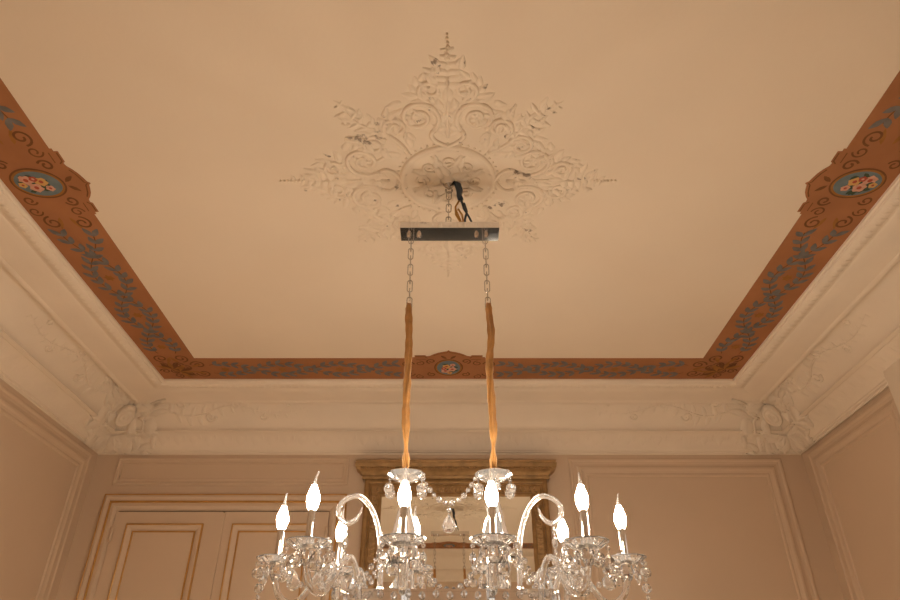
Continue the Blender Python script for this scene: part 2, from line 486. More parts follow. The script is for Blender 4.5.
def painted_side(k, name):
    fm = side_map(k)
    srf = lambda t, p, w: fm(t, -p, w + (.00004*k if w > .0021 else 0))          # p inwards from the outer edge
    rnd = random.Random(20+k)
    m = MB()
    # outline with the stepped and arched bulge at the middle of the inner edge
    bs, bt = (.88, .72) if k in (1, 3) else (1, 1)
    bul = [(-.205,0),(-.205,.012),(-.190,.012),(-.190,.034),(-.130,.034),(-.122,.022),(-.105,.026),(-.085,.045),(-.06,.062),(-.03,.074),(-.010,.080),(0,.094),
           (.010,.080),(.03,.074),(.06,.062),(.085,.045),(.105,.026),(.122,.022),(.130,.034),(.190,.034),(.190,.012),(.205,.012),(.205,0)]
    bul = [(t*bs, q*bt) for t, q in bul]
    poly = [(-HB, 0), (HB, 0), (HB-BW, BW)] + [(t, BW+q) for t, q in reversed(bul)] + [(-HB+BW, BW)]
    n = len(poly)
    top = [srf(p[0], p[1], 0.0) for p in poly]; bot = [srf(p[0], p[1], 0.002) for p in poly]
    m.add(top+bot, [tuple(range(n, 2*n))] + [(i, (i+1) % n, n+(i+1) % n, n+i) for i in range(n)], 0)
    W1, W2 = .0026, .0031
    # two crossing leaf garlands on each half, with ochre rosettes in the eyes
    for s in (-1, 1):
        t0, t1 = .30, HB-BW-.06
        per = (t1-t0)/1.62
        for ph in (0, pi):
            c = lambda t: BW*.5 + .066*sin(2*pi*(t-t0)/per*0.5*2 + ph + pi/2)
            pts = [(s*t, c(t)) for t in [t0 + (t1-t0)*i/70 for i in range(71)]]
            flat_ribbon(m, pts, .005, srf, W1+.0002*(ph > 0), 3)
            nl = 21
            for i in range(nl):
                t = t0 + (t1-t0)*(i+.5)/nl
                e = 1e-3; base = (s*t, c(t)); ang = atan2(c(t+e)-c(t-e), s*2*e)
                dirn = 0 if s*1 > 0 else 0
                for q in (-1, 1):
                    flat_leaf(m, base, ang + pi + q*(.62+rnd.uniform(-.15, .15)), .062*rnd.uniform(.85, 1.1), .029, srf, W2+.00002*i+.00001*(q > 0)+.0005*(ph > 0), 1)
        for j in range(5):
            t = t0 + per*.5*(j + 1)
            if t > t1: break
            for a in range(6):
                flat_leaf(m, (s*t, BW*.5), a*pi/3+.3, .026, .018, srf, W2+.0014+.00012*a, 2)
        # brown scrolls at the corner end and beside the medallion
        tc = HB-BW*.62
        for q in (-1, 1):
            flat_ribbon(m, [(s*x, y) for x, y in spiral((tc-.10, BW*.5+q*.055), .045, .010, 0, 1.4*q)], .010, srf, W1, 3)
            flat_ribbon(m, [(s*x, y) for x, y in spiral((.235, BW*.5+q*.060), .040, .010, pi, -1.3*q)], .009, srf, W1, 3)
            flat_ribbon(m, [(s*x, y) for x, y in spiral((.165, BW*.45+q*.085), .030, .008, pi*.5, 1.2*q)], .007, srf, W1, 3)
            flat_leaf(m, (s*.20, BW*.5+q*.02), pi*(0 if s > 0 else 1)+q*.3*s, .08, .022, srf, W1-.0003-.00007*(q > 0), 2)
        for q in (-1, 1):
            flat_ribbon(m, [(s*x, y) for x, y in spiral((tc-.02, BW*.42+q*.035), .034, .008, pi*.5, 1.3*q)], .009, srf, W1+.0003, 3)
            flat_ribbon(m, [(s*x, y) for x, y in spiral((tc+.055, BW*.30+q*.03), .030, .008, -pi*.5, 1.3*q)], .009, srf, W1+.0003, 3)
            flat_leaf(m, (s*(tc-.05), BW*.5+q*.03), (pi if s > 0 else 0) + q*.4, .075, .024, srf, W1+.0005, 2)
        for a in range(7):
            flat_leaf(m, (s*(tc+.03), BW*.38), (pi if s > 0 else 0) + s*(a-3)*.55 - s*.6, .10, .028, srf, W2+.0014+.00015*a, 3 if a % 2 else 2)
        flat_ribbon(m, [(s*.12*bs, BW+.004), (s*.135*bs, BW+.024*bt), (s*.183*bs, BW+.024*bt)], .005, srf, W1, 3)
        flat_ribbon(m, [(s*.125*bs, BW-.012), (s*.183*bs, BW-.012)], .004, srf, W1, 3)
    # lines along the inner edge of the arch
    flat_ribbon(m, [(t, BW+q-.012) for t, q in bul[7:-7]], .005, srf, W1, 3)
    o = m.build(name, [M['terra'], M['leafblue'], M['ochre'], M['umber']])
    tag(o, 'painted terracotta ceiling border with blue leaf garlands along the %s cornice' % SIDE[k], 'painted border', kind='structure')
    # the flower medallion
    m = MB(); cp = .131 if k in (1, 3) else .150
    ell = lambda a, b, n=36: [(a*cos(2*pi*i/n), cp + b*sin(2*pi*i/n)) for i in range(n)]
    flat_poly(m, ell(.083, .103), srf, .0033, 0)
    flat_poly(m, ell(.076, .096), srf, .0036, 1)
    flat_poly(m, ell(.067, .087), srf, .0040, 2)
    for j in range(30):
        a = rnd.uniform(0, 2*pi); rr = rnd.uniform(.1, .85)
        flat_leaf(m, (.05*rr*cos(a), cp-.005+.065*rr*sin(a)), rnd.uniform(0, 2*pi), .030, .018, srf, .0042+.00003*j, 5)
    for j, (x, y, r, mi) in enumerate([(-.018, -.030, .022, 3), (.020, -.010, .021, 3), (-.012, .022, .020, 6), (.022, .040, .014, 3), (-.026, .000, .013, 4), (.006, -.052, .013, 6)]):
        if k == 3: x = -x
        x, y, r = x*1.05, y*1.05 - .006, r*1.12
        nn = 14
        flat_poly(m, [(x + r*(1+.14*cos(5*2*pi*i/nn))*cos(2*pi*i/nn), cp + y + r*1.1*(1+.14*cos(5*2*pi*i/nn))*sin(2*pi*i/nn)) for i in range(nn)], srf, .0048+.0003*j, mi)
        flat_poly(m, [(x + r*.4*cos(2*pi*i/8), cp + y + r*.4*sin(2*pi*i/8)) for i in range(8)], srf, .0049+.0003*j+.0001, 4 if mi != 4 else 3)
    for s in (-1, 1):
        flat_ribbon(m, [(s*x, y) for x, y in spiral((.098, cp+.080), .030, .008, -pi*.4, 1.2)], .009, srf, .0034, 7)
        flat_ribbon(m, [(s*x, y) for x, y in spiral((.098, cp-.085), .028, .008, pi*.4, -1.2)], .008, srf, .0034, 7)
        flat_leaf(m, (s*.01, cp+.108), pi/2 - s*.7, .05, .02, srf, .0034, 7)
    d = m.build('flower_medallion', [M['umber'], M['ochre'], M['medblue'], M['rose'], M['rosered'], M['leafgreen'], M['petalgold'], M['umber']], o)
    d['label'] = 'blue oval medallion with painted flowers'
for k in range(4): painted_side(k, 'trim_%d' % (k+5))

# ------------------------------------------------------------------ plaster ceiling rose
RQ = .62       # depth of the relief
rose = empty('ceiling_rosette', (RC.x, 1.885, ZC), 'cream plaster ceiling rose of scrolls and acanthus leaves in the middle of the ceiling', 'ceiling rose')
RS = lambda u, v, w: Vector((u*.95, v*.95, -w*RQ))
def rot2(p, a): return (p[0]*cos(a)-p[1]*sin(a), p[0]*sin(a)+p[1]*cos(a))
m = MB()
m.lathe([(.194,0),(.192,.007),(.186,.010),(.178,.010),(.170,.006),(.166,.003),(.150,.002),(.020,.002),(.018,.012),(0,.014)], (0,0,0), 56, 0, True)
m.v = [(x*.94, y*.94, -z*.95) for x, y, z in m.v]
RS2 = lambda u, v, w: Vector((u*.95, v*.95, -.003-w*1.25))
for j in range(8):
    a = j*pi/4; sg = 1 if j % 2 else -1
    ribbon(m, [rot2(p, a) for p in spiral((.105, 0), .030, .008, pi, 1.2*sg, 18)], .006, RS2)
    leaf_bump(m, rot2((.03, 0), a), rot2((.09, .012*sg), a), .035, .010, RS2, bend=.2*sg)
    for q in (-1, 1):
        leaf_bump(m, rot2((.085, .025*q), a), rot2((.145, .040*q+.008*sg), a), .026, .011, RS2, bend=.3*q)
for j in range(48):
    a = 2*pi*j/48
    m.gem((.191*cos(a), .191*sin(a), -.001), .005, .004, 6)
m.build('central_medallion', M['ceiling'], rose)
rr = random.Random(5)
for q in range(4):
    A = q*pi/2
    surf = lambda u, v, w: Vector((*rot2((u*.955, v*.955), A), -w*RQ))     # axis of the spike is +u
    m = MB()
    J = lambda s=.006: rr.uniform(-s, s)
    for s in (-1, 1):
        # big paired volutes and the band that links them round the centre
        c = (.325, s*.105)
        ribbon(m, spiral(c, .082, .014, -s*pi*.75, s*1.75, 34), [.0105 - .004*i/34 for i in range(35)], surf)
        ribbon(m, [(c[0] + .082*cos(-s*pi*.75) - .10*t, c[1] + .082*sin(-s*pi*.75) + s*(.10*t - .19*t*t)) for t in [i/8 for i in range(9)]], .0095, surf)
        for j in range(9):
            a = -s*pi*.75 + s*j*.62
            b = (c[0]+.086*cos(a), c[1]+.086*sin(a)); t = (c[0]+(.126+J(.012))*cos(a+s*.3), c[1]+(.126+J(.012))*sin(a+s*.3))
            leaf_bump(m, b, t, .034, .014, surf, bend=.25*s)
        for j in range(6):
            a = j*pi/3
            leaf_bump(m, c, (c[0]+.034*cos(a), c[1]+.034*sin(a)), .018, .012, surf, n=4)
        # outer small scroll against the spike
        c2 = (.445, s*.060)
        ribbon(m, spiral(c2, .048, .010, s*pi, -s*1.5, 26), [.009-.003*i/26 for i in range(27)], surf)
        for j in range(6):
            a = s*(.2 + j*.5)
            leaf_bump(m, (c2[0]+.05*cos(a), c2[1]+.05*sin(a)), (c2[0]+(.088+J(.01))*cos(a-s*.35), c2[1]+(.088+J(.01))*sin(a-s*.35)), .026, .013, surf, bend=-.2*s)
        # leaves flanking the axis
        for j in range(3):
            leaf_bump(m, (.24+.03*j, s*.012), (.30+.045*j, s*(.045-.008*j)), .028, .012, surf, bend=.2*s)
        for j in range(6):
            x = .455 + j*.030; sz = 1-j*.115
            leaf_bump(m, (x, s*.004), (x+.038*sz+J(.006), s*(.046*sz+J(.008))), .032*sz+.004, .014, surf, bend=.35*s)
    for s in (-1, 1):
        for j in range(16):
            x = rr.uniform(.26, .56); y = s*rr.uniform(.02, max(.03, .20*(1-(x-.26)/.36)))
            a = s*rr.uniform(.1, 1.3); L = rr.uniform(.028, .055)
            leaf_bump(m, (x, y), (x+L*cos(a), y+L*sin(a)), L*.5, rr.uniform(.012, .020), surf, bend=rr.uniform(-.4, .4))
    ribbon(m, [(.23, 0), (.50, 0)], .006, surf)
    for j in range(7):
        m.gem(tuple(surf(.575+.015*j, J(.002), .003)), .0085-.0007*j, .007, 6)
    leaf_bump(m, (.40, 0), (.47, 0), .04, .018, surf)
    m.build('axis_scroll', M['relief'], rose)
    # diagonal spray
    m = MB(); surf2 = lambda u, v, w: Vector((*rot2((u*.955, v*.955), A+pi/4), -w*RQ))
    st = [(.215+.30*t, .018*sin(t*6)) for t in [i/16 for i in range(17)]]
    ribbon(m, st, [.009-.005*i/16 for i in range(17)], surf2)
    for s in (-1, 1):
        ribbon(m, spiral((.33, s*.062), .052, .010, -s*pi*.6, s*1.6, 26), [.009-.003*i/26 for i in range(27)], surf2)
        for j in range(7):
            a = -s*pi*.5 + s*j*.55
            leaf_bump(m, (.33+.055*cos(a), s*.062+.055*sin(a)), (.33+(.092+J(.012))*cos(a+s*.3), s*.062+(.092+J(.012))*sin(a+s*.3)), .028, .013, surf2, bend=.25*s)
        for j in range(7):
            x = .33 + j*.034; sz = 1-j*.09; y = .018*sin((x-.215)/.30*6)
            leaf_bump(m, (x, y), (x+.042*sz+J(), y+s*(.045*sz+J())), .024*sz, .013, surf2, bend=.3*s)
    for j in range(26):
        x = rr.uniform(.24, .50); y = rr.uniform(-1, 1)*(.10 if x < .42 else .05)
        a = (1 if y > 0 else -1)*rr.uniform(0, 1.3); L = rr.uniform(.028, .055)
        leaf_bump(m, (x, y), (x+L*cos(a), y+L*sin(a)), L*.5, rr.uniform(.012, .020), surf2, bend=rr.uniform(-.4, .4))
    leaf_bump(m, (.50, 0), (.565, .004), .022, .012, surf2)
    for j in range(3):
        leaf_bump(m, (.222, (j-1)*.03), (.275, (j-1)*.06), .03, .012, surf2)
    m.build('leaf_spray', M['relief'], rose)

# ------------------------------------------------------------------ double door
door = empty('door_1', (-1.39, YB, 0), 'beige double door with gilt fillets on the back wall, left of the mirror', 'door', kind='structure')
def bparts(m, name, mats, parent, label=None, sharp=None):
    o = m.build(name, mats, sharp=sharp); place(o, door)
    if parent is not door:
        o.parent = parent; o.matrix_parent_inverse = parent.matrix_parent_inverse.copy()
        o.matrix_parent_inverse = Matrix.Identity(4)
    if label: o['label'] = label
    return o
def place_sub(o, part):
    """sub-part in world coordinates under a part that was placed with place()"""
    o.parent = part
    o.matrix_parent_inverse = Matrix.Identity(4)
    return o
DX0, DX1, DT = -2.145, -0.640, EYE+1.227
m = MB()
def arch_frame(m, x0, x1, zt, prof, mi=0):
    """door surround: two uprights and a head, mitred; prof = [(inset, out)]"""
    rows = [[(x0+i, YB-n, 0), (x0+i, YB-n, zt-i), (x1-i, YB-n, zt-i), (x1-i, YB-n, 0)] for i, n in prof]
    V = [p for r in rows for p in r]; F = []
    for j in range(len(rows)-1):
        for k in range(3): F.append((j*4+k, j*4+k+1, (j+1)*4+k+1, (j+1)*4+k))
    m.add(V, F, mi)
arch_frame(m, DX0+.008, DX1-.008, DT-.008, [(0,0),(0,.028),(.012,.034),(.03,.03),(.036,.022),(.044,.022)])
arch_frame(m, DX0+.055, DX1-.055, DT-.055, [(0,.0),(-.004,.022),(.0,.024),(.02,.028),(.036,.02),(.046,.01),(.046,0)])
fr = m.build('door_frame', M['door']); place(fr, door)
m = MB()
arch_frame(m, DX0, DX1, DT, [(0,0),(0,.026),(.005,.030),(.010,.026),(.010,0)])
arch_frame(m, DX0+.044, DX1-.044, DT-.044, [(0,0),(0,.030),(.006,.033),(.011,.028),(.011,0)])
g = m.build('gilt_fillet', M['gilt']); place_sub(g, fr); g['label'] = 'gilt fillets round the door frame'
# two leaves over a thin near-black sheet that paints in the gap's shade
ZL = EYE + 1.118
LEAVES = [(-2.045, -1.392, -1.962, -1.496, -1), (-1.384, -0.742, -1.322, -0.822, 1)]
m = MB(); m.box((-2.06, YB-.004, 0), (-0.725, YB-.001, ZL+.008)); gp = m.build('painted_gap_shade', M['dark']); place(gp, door); gp['label'] = 'near-black sheet painting the shade of the gap round the door leaves'
for (x0, x1, p0, p1, s) in LEAVES:
    m = MB(); m.box((x0, YB-.022, .01), (x1, YB-.004, ZL))
    for (b0, b1) in ((.95, EYE+1.045), (.12, .85)):
        frame_sweep(m, (p0+.008, p1-.008, b0+.008, b1-.008), [(0,.022),(0,.034),(.006,.036),(.022,.030),(.030,.026),(.034,.022)], back)
    lf = m.build('door_leaf', M['door']); place(lf, door)
    m = MB()
    for (b0, b1) in ((.95, EYE+1.045), (.12, .85)):
        frame_sweep(m, (p0, p1, b0, b1), [(0,.022),(0,.034),(.004,.037),(.009,.034),(.009,.022)], back)
        frame_sweep(m, (p0+.042, p1-.042, b0+.042, b1-.042), [(0,.022),(0,.028),(.004,.031),(.008,.028),(.008,.022)], back)
    g = m.build('gilt_fillet', M['gilt']); place_sub(g, lf); g['label'] = 'gilt panel fillets of the door leaf'
    for z in (EYE+.985, .9, .3):
        m = MB(); hx = x0+.004 if s < 0 else x1-.004
        m.tube([(hx, YB-.030, z-.045), (hx, YB-.030, z-.04), (hx, YB-.030, z+.04), (hx, YB-.030, z+.045)], [.004, .010, .010, .004], 10)
        h = m.build('hinge', M['door']); place_sub(h, lf)
m = MB(); m.box((-1.400, YB-.034, .01), (-1.374, YB-.022, ZL-.01)); a = m.build('meeting_bead', M['door']); place(a, door)
m = MB(); m.lathe([(0,.05),(.02,.045),(.026,.03),(.012,.012),(.012,0)], (-1.44, YB-.022, 1.05), 16, axis=(0,-1,0)); a = m.build('door_knob', M['gilt']); place(a, door)

# ------------------------------------------------------------------ wall mirror
mir = empty('wall_mirror', (0.04, YB, 1.013), 'large wall mirror in a bronze gilt frame, hung behind the chandelier', 'mirror')
mir['kind'] = 'thing'
GX0, GX1, GZ0, GZ1 = -0.418, 0.492, 1.125, EYE+1.20
m = MB(); m.box((GX0-.02, YB-.045, GZ0-.02), (GX1+.02, YB-.04, GZ1+.02)); o = m.build('mirror_glass', M['silver']); place(o, mir)
m = MB()
fw = .112
FP = [(0,0),(0,.060),(.010,.068),(.024,.070),(.030,.066),(.032,.060),(.066,.058)]
FP2 = [(.098,.058),(.103,.062),(.108,.058),(.114,.044),(.114,.0)]
rect = (GX0-fw, GX1+fw, GZ0-fw, GZ1+fw)
frame_sweep(m, rect, [(0,0),(0,.060),(.010,.068),(.024,.070),(.030,.066),(.032,.058),(.036,.056),(.040,.0)], back)
frame_sweep(m, rect, [(.036,0),(.036,.060),(.042,.062),(.046,.054),(.084,.052),(.088,.058),(.096,.060),(.102,.050),(.114,.041),(.114,0)], back)
fr = m.build('frame', M['bronze']); place(fr, mir)
# carved leaf band in the frame
m = MB()
def band(a0, b0, a1, b1):
    L = math.hypot(a1-a0, b1-b0); n = int(L/.028); ux, uy = (a1-a0)/L, (b1-b0)/L
    for i in range(n):
        t = (i+.5)*L/n
        for q in (-1, 1):
            def S(u, v, w): return Vector(back(a0+ux*u - uy*v, b0+uy*u + ux*v, .052+w))
            leaf_bump(m, (t-.008, 0), (t+.014, q*.016), .016, .007, S, n=4, bend=.2*q)
        m.gem(back(a0+ux*t, b0+uy*t, .055), .005, seg=6)
e = .065
band(rect[0]+e, rect[2]+e, rect[0]+e, rect[3]-e); band(rect[1]-e, rect[2]+e, rect[1]-e, rect[3]-e)
band(rect[0]+e, rect[3]-e, rect[1]-e, rect[3]-e); band(rect[0]+e, rect[2]+e, rect[1]-e, rect[2]+e)
o = m.build('carved_band', M['bronze_carved']); place(o, mir)
# crown moulding
m = MB()
CP = [(0, .072), (.004, .078), (.018, .080), (.024, .074), (.030, .078), (.044, .090), (.056, .108), (.062, .112), (.066, .120), (.090, .124), (.096, .118), (.108, .120), (.108, 0), (0, 0)]
z0 = GZ1 + fw - .008
cx = (GX0+GX1)/2; hw = (GX1-GX0)/2 + fw
rows = []
for (dz, n) in CP:
    o_ = max(0, n-.062)
    rows.append([(cx-hw-o_, YB, z0+dz), (cx-hw-o_, YB-n, z0+dz), (cx+hw+o_, YB-n, z0+dz), (cx+hw+o_, YB, z0+dz)])
V = [p for r in rows for p in r]; F = []
for j in range(len(rows)-1):
    for k in range(3): F.append((j*4+k, j*4+k+1, (j+1)*4+k+1, (j+1)*4+k))
m.add(V, F, 0)
cr = m.build('crown_moulding', M['bronze']); place(cr, mir)
m = MB()
n = 74
for i in range(n):
    x = cx - hw - .03 + (i+.5)*(2*hw+.06)/n
    m.gem((x, YB-.116, z0+.060), .0085, seg=6)
o = m.build('bead_row', M['bronze_carved']); place_sub(o, cr)

man = empty('mantelpiece', (.04, YB, 0), 'added unseen dark green marble mantelpiece below the gilt mirror, for a dark reflection in the canopy', 'mantelpiece')  # unseen mantelpiece, added so the chrome canopy reflects something dark
m = MB(); m.box((-.72, YB-.44, .97), (.80, YB-.001, 1.01)); m.box((-.69, YB-.38, .94), (.77, YB-.001, .97)); o = m.build('shelf', M['marble']); place(o, man)
for x in (-.64, .50):
    m = MB(); m.box((x, YB-.26, .12), (x+.22, YB-.001, .94)); m.box((x-.02, YB-.28, 0), (x+.24, YB-.001, .12)); o = m.build('jamb', M['marble']); place(o, man)
m = MB(); m.box((-.42, YB-.24, .76), (.50, YB-.001, .94)); o = m.build('frieze', M['marble']); place(o, man)
m = MB(); m.box((-.42, YB-.03, 0), (.50, YB-.001, .76)); o = m.build('fireback', M['dark']); place(o, man)

# ------------------------------------------------------------------ windows (out of the picture, they let the daylight in)
def window(name, hole, mapf, label, casing_out=.05, cas=.15, top=None):
    a0, a1, b0, b1 = hole
    w = empty(name, mapf((a0+a1)/2, b0, 0), label, 'window', kind='structure')
    m = MB()
    def bx(p0, p1, q0, q1, n0, n1):
        A = mapf(p0, q0, n0); B = mapf(p1, q1, n1)
        m.box([min(A[i], B[i]) for i in range(3)], [max(A[i], B[i]) for i in range(3)])
    bx(a0-cas, a0, b0, b1+(top or cas), 0, casing_out); bx(a1, a1+cas, b0, b1+(top or cas), 0, casing_out); bx(a0, a1, b1, b1+(top or cas), 0, casing_out)
    bx(a0-cas-.02, a1+cas+.02, b0-.05, b0, 0, casing_out+.05)
    o = m.build('window_casing', M['white_paint']); place(o, w)
    m = MB()
    mid = (a0+a1)/2
    a0 += .003; a1 -= .003; b0 += .003; b1 -= .003
    bx(a0, a1, b0, b0+.06, -.12, -.06); bx(a0, a1, b1-.06, b1, -.12, -.06)
    for x in (a0, a1-.06, mid-.04): bx(x, x+(.06 if x != mid-.04 else .08), b0+.06, b1-.06, -.12, -.06)
    for q in (1, 2): bx(a0, a1, b0+(b1-b0)*q/3-.015, b0+(b1-b0)*q/3+.015, -.11, -.07)
    o = m.build('window_frame', M['white_paint']); place(o, w)
    m = MB(); bx(a0+.03, a1-.03, b0+.03, b1-.03, -.092, -.088)
    o = m.build('window_pane', M['pane']); place(o, w)
    return w
window('window_1', WIN_R[0], right, 'tall window on the right wall, only its casing edge at the right border of the picture', .06, .22, .40)
window('window_2', WIN_F[0], front, 'tall window behind the camera, left one')
window('window_3', WIN_F[1], front, 'tall window behind the camera, right one')

# ------------------------------------------------------------------ chandelier
CX, CY = CXY
H = lambda h: EYE + h
ch = empty('chandelier', (CX, CY, ZC), 'long crystal chandelier with lit candle bulbs hanging on two gold fabric sleeved chains', 'chandelier')
def part(mb, name, mats, parent=None, label=None, sharp=None):
    o = mb.build(name, mats, sharp=sharp)
    if parent is None: place(o, ch)
    else: place_sub(o, parent)
    if label: o['label'] = label
    return o
V3 = lambda x, y, h: Vector((CX+x, CY+y, EYE+h))

def link_chain(m, p0, p1, pitch=.026, L=.036, W=.017, r=.0021):
    p0, p1 = Vector(p0), Vector(p1); d = p1-p0; n = max(1, round(d.length/pitch)); d.normalize()
    a = Vector((1,0,0)); b = d.cross(a).normalized()
    for i in range(n):
        c = p0 + (p1-p0)*((i+.5)/n); s = a if i % 2 == 0 else b
        pts = []
        hl = L/2 - W/2
        for j in range(16):
            th = 2*pi*j/16
            pts.append(c + s*(W/2*cos(th)) + d*(W/2*sin(th) + (hl if sin(th) > 0 else -hl)))
        m.tube(pts, r, 6, closed=True)

# canopy
CAN0, CAN1 = 1.500, 1.527
m = MB(); m.box(V3(-.178, -.040, CAN0), V3(.176, .036, CAN1))
can = part(m, 'canopy', M['chrome'], label='polished chrome bar canopy')
for x in (-.148, -.112, .096, .130):
    m = MB(); m.lathe([(0,.0),(.008,0),(.008,-.008),(.005,-.011),(.005,-.016),(0,-.016)], V3(x, 0, CAN0), 6, smooth=False)
    part(m, 'fixing_nut', M['chrome'], can)
# hook in the ceiling and short chain
m = MB(); m.lathe([(0,0),(.021,0),(.022,-.006),(.016,-.014),(.006,-.018),(.006,-.026),(0,-.026)], V3(-.004, 0, 1.748), 16)
pts = [V3(-.004 + .012*cos(a), 0, 1.712 + .012*sin(a)) for a in [pi*.5 - i*pi*1.6/14 for i in range(15)]]
m.tube(pts, .0032, 8)
part(m, 'ceiling_hook', M['chain'])
m = MB(); link_chain(m, V3(-.004, 0, 1.702), V3(-.006, 0, 1.548), pitch=.029, L=.040, W=.019)
m.tube([V3(-.03, 0, CAN1), V3(-.028, 0, 1.540), V3(-.006, 0, 1.552), V3(.014, 0, 1.540), V3(.016, 0, CAN1)], .0035, 8)
part(m, 'suspension_chain', M['chain'])
# electric wires
m = MB()
m.tube([V3(.020, -.005, 1.747), V3(.030, -.01, 1.728), V3(.036, -.012, 1.70), V3(.034, -.012, 1.675), V3(.040, -.012, 1.655)], [.010,.013,.013,.010,.011], 8)
m.tube([V3(.040, -.012, 1.66), V3(.052, -.012, 1.61), V3(.070, -.014, 1.57), V3(.078, -.014, 1.548), V3(.072, -.012, 1.532), V3(.058, -.010, 1.536), V3(.054, -.01, 1.56), V3(.062, -.01, 1.60), V3(.052, -.01, 1.64)], .0042, 8)
part(m, 'electric_cable', M['wire_blue'], label='dark blue electric cable')
m = MB()
m.tube([V3(.036, -.008, 1.66), V3(.020, -.012, 1.62), V3(.022, -.014, 1.58), V3(.036, -.014, 1.550), V3(.048, -.012, 1.548), V3(.044, -.01, 1.585), V3(.030, -.01, 1.612), V3(.024, -.01, 1.60), V3(.036, -.01, 1.565), V3(.044, -.01, 1.53)], .0036, 8)
part(m, 'earth_wire', M['wire_gold'], label='yellow loop of wire')

STEM = .127
rv = random.Random(3)
for s, (xt, xm, xb) in ((-1, (-.140, -.137, -.131)), (1, (.126, .128, .127))):
    m = MB(); link_chain(m, V3(xt, 0, CAN0), V3(xm, 0, 1.19), pitch=.034, L=.047, W=.0175, r=.0019)
    part(m, 'hanging_chain', M['chain'])
    m = MB(); pts = []; rad = []
    for i in range(61):
        t = i/60; h = 1.205 + (.628-1.205)*t
        x = xm + (xb-xm)*t + (.0022*sin(t*9+s) + (.006*math.exp(-((t-.22)/.12)**2) if s > 0 else 0))
        pts.append(V3(x, .002*sin(t*23), h))
        r = .0114 + .0008*sin(t*31+s*2) + .0007*sin(t*77)
        if t > .80: r *= 1 - .50*sin(pi*min(1, (t-.80)/.14)) if t < .94 else 1.0
        if t > .94: r *= 1 - 5*(t-.94)
        if t < .03: r *= .75
        rad.append(r)
    m.tube(pts, rad, 14, flat=.72)
    # soft pleats running down the cloth
    o = part(m, 'fabric_sleeve', M['velvet'])
    m2 = MB()
    for a in range(5):
        th = a*2*pi/5 + .4
        m2.tube([p + Vector((cos(th+.6*sin(i*.11))*r*.82, sin(th+.6*sin(i*.11))*r*.82, 0)) for i, (p, r) in enumerate(zip(pts, rad))], [r*.30 for r in rad], 6)
    part(m2, 'pleat', M['velvet'], o)

def scallop(n, amp, rin):
    return lambda th, r: 1 + (amp*abs(cos(n*th/2)) if r > rin else 0)

def drop(p, kind='ball'):
    """a hanging crystal: ring, small bead, ball or teardrop; p = hanging point"""
    m = MB(); p = Vector(p)
    m.tube([p, p+Vector((0,0,-.008))], .0009, 5)
    m.gem(p+Vector((0,0,-.012)), .0062, .0062, 8)
    m.tube([p+Vector((0,0,-.018)), p+Vector((0,0,-.024))], .0009, 5)
    if kind == 'ball':
        c = p+Vector((0,0,-.036))
        prof = [(0,.0132)] + [(.0132*sin(a), .0132*cos(a)) for a in [pi*i/8 for i in range(1, 8)]] + [(0,-.0132)]
        m.lathe(prof, c, 10, smooth=False)
    elif kind == 'globe':
        m = MB(); m.tube([p+Vector((0,0,.004)), p+Vector((0,0,-.034))], .0012, 5)
        c = p+Vector((0,0,-.046))
        prof = [(0,.0148)] + [(.0148*sin(a), .0148*cos(a)) for a in [pi*i/8 for i in range(1, 8)]] + [(0,-.0148)]
        m.lathe(prof, c, 10, smooth=False)
    elif kind == 'tear':
        c = p+Vector((0,0,-.024))
        m.lathe([(0,0),(.005,-.004),(.012,-.014),(.0185,-.026),(.0200,-.034),(.0165,-.044),(.008,-.050),(0,-.052)], c, 10, smooth=False)
    else:
        c = p+Vector((0,0,-.024))
        m.lathe([(0,0),(.0075,-.009),(.0085,-.020),(.004,-.032),(0,-.036)], c, 8, smooth=False)
    return m

# crowns under the sleeves
for s in (-1, 1):
    m = MB()
    m.lathe([(0,.004),(.014,.004),(.034,.006),(.052,.011),(.0560,.010),(.056,.007),(.042,-.004),(.022,-.010),(.012,-.014),(0,-.014)], V3(s*STEM, 0, .610), 24, smooth=False, mod=lambda th, r: 1 - (.10*(1-abs(cos(4*th))) if r > .03 else 0))
    crown = part(m, 'crown_dish', M['crystal'], label='cut crystal dish at the top of the stem')
    for j in range(6):
        a = pi/6 + j*pi/3
        d = drop(V3(s*STEM+.053*cos(a), .053*sin(a), .616), 'globe'); part(d, 'crystal_drop', M['crystal'], crown)
    # stem
    m = MB()
    m.lathe([(0,.597),(.011,.596),(.012,.590),(.017,.584),(.012,.577),(.011,.560),(.014,.540),(.021,.505),(.030,.468),(.036,.448),(.035,.440),(.028,.434),(.015,.428),(.013,.410),(.013,.345),(.020,.340),(.026,.325),(.026,.312),(.018,.298),(.018,.292),(0,.292)], V3(s*STEM, 0, 0), 12, smooth=False)
    part(m, 'glass_stem', M['crystal'])
# mirrored bar
BX, BY, B0, B1 = .262, .058, .235, .301
m = MB(); m.box(V3(-BX, -BY, B0), V3(BX, BY, B1)); m.box(V3(-BX-.003, -BY-.003, B1-.006), V3(BX+.003, BY+.003, B1)); m.box(V3(-BX-.003, -BY-.003, B0), V3(BX+.003, BY+.003, B0+.005))
bar = part(m, 'mirrored_bar', M['chrome'], label='mirror polished chrome bar that carries the arms')
for y in (-BY-.006, BY+.006):
    m = MB()
    for i in range(15):
        m.gem(V3(-BX+.012+i*(2*BX-.024)/14, y, B1-.012-.004*(i % 2)), .0085, .0095, 8)
    part(m, 'bead_row', M['crystal'], bar)
for s in (-1, 1):
    m = MB(); m.lathe([(0,.02),(.016,.018),(.018,.0),(.018,-.045),(.012,-.055),(0,-.055)], V3(s*(BX+.012), 0, .290), 14); part(m, 'end_socket', M['chrome'], bar)
for i in range(9):
    d = drop(V3(-.22+i*.055, 0, B0), 'tear'); part(d, 'crystal_drop', M['crystal'], bar)

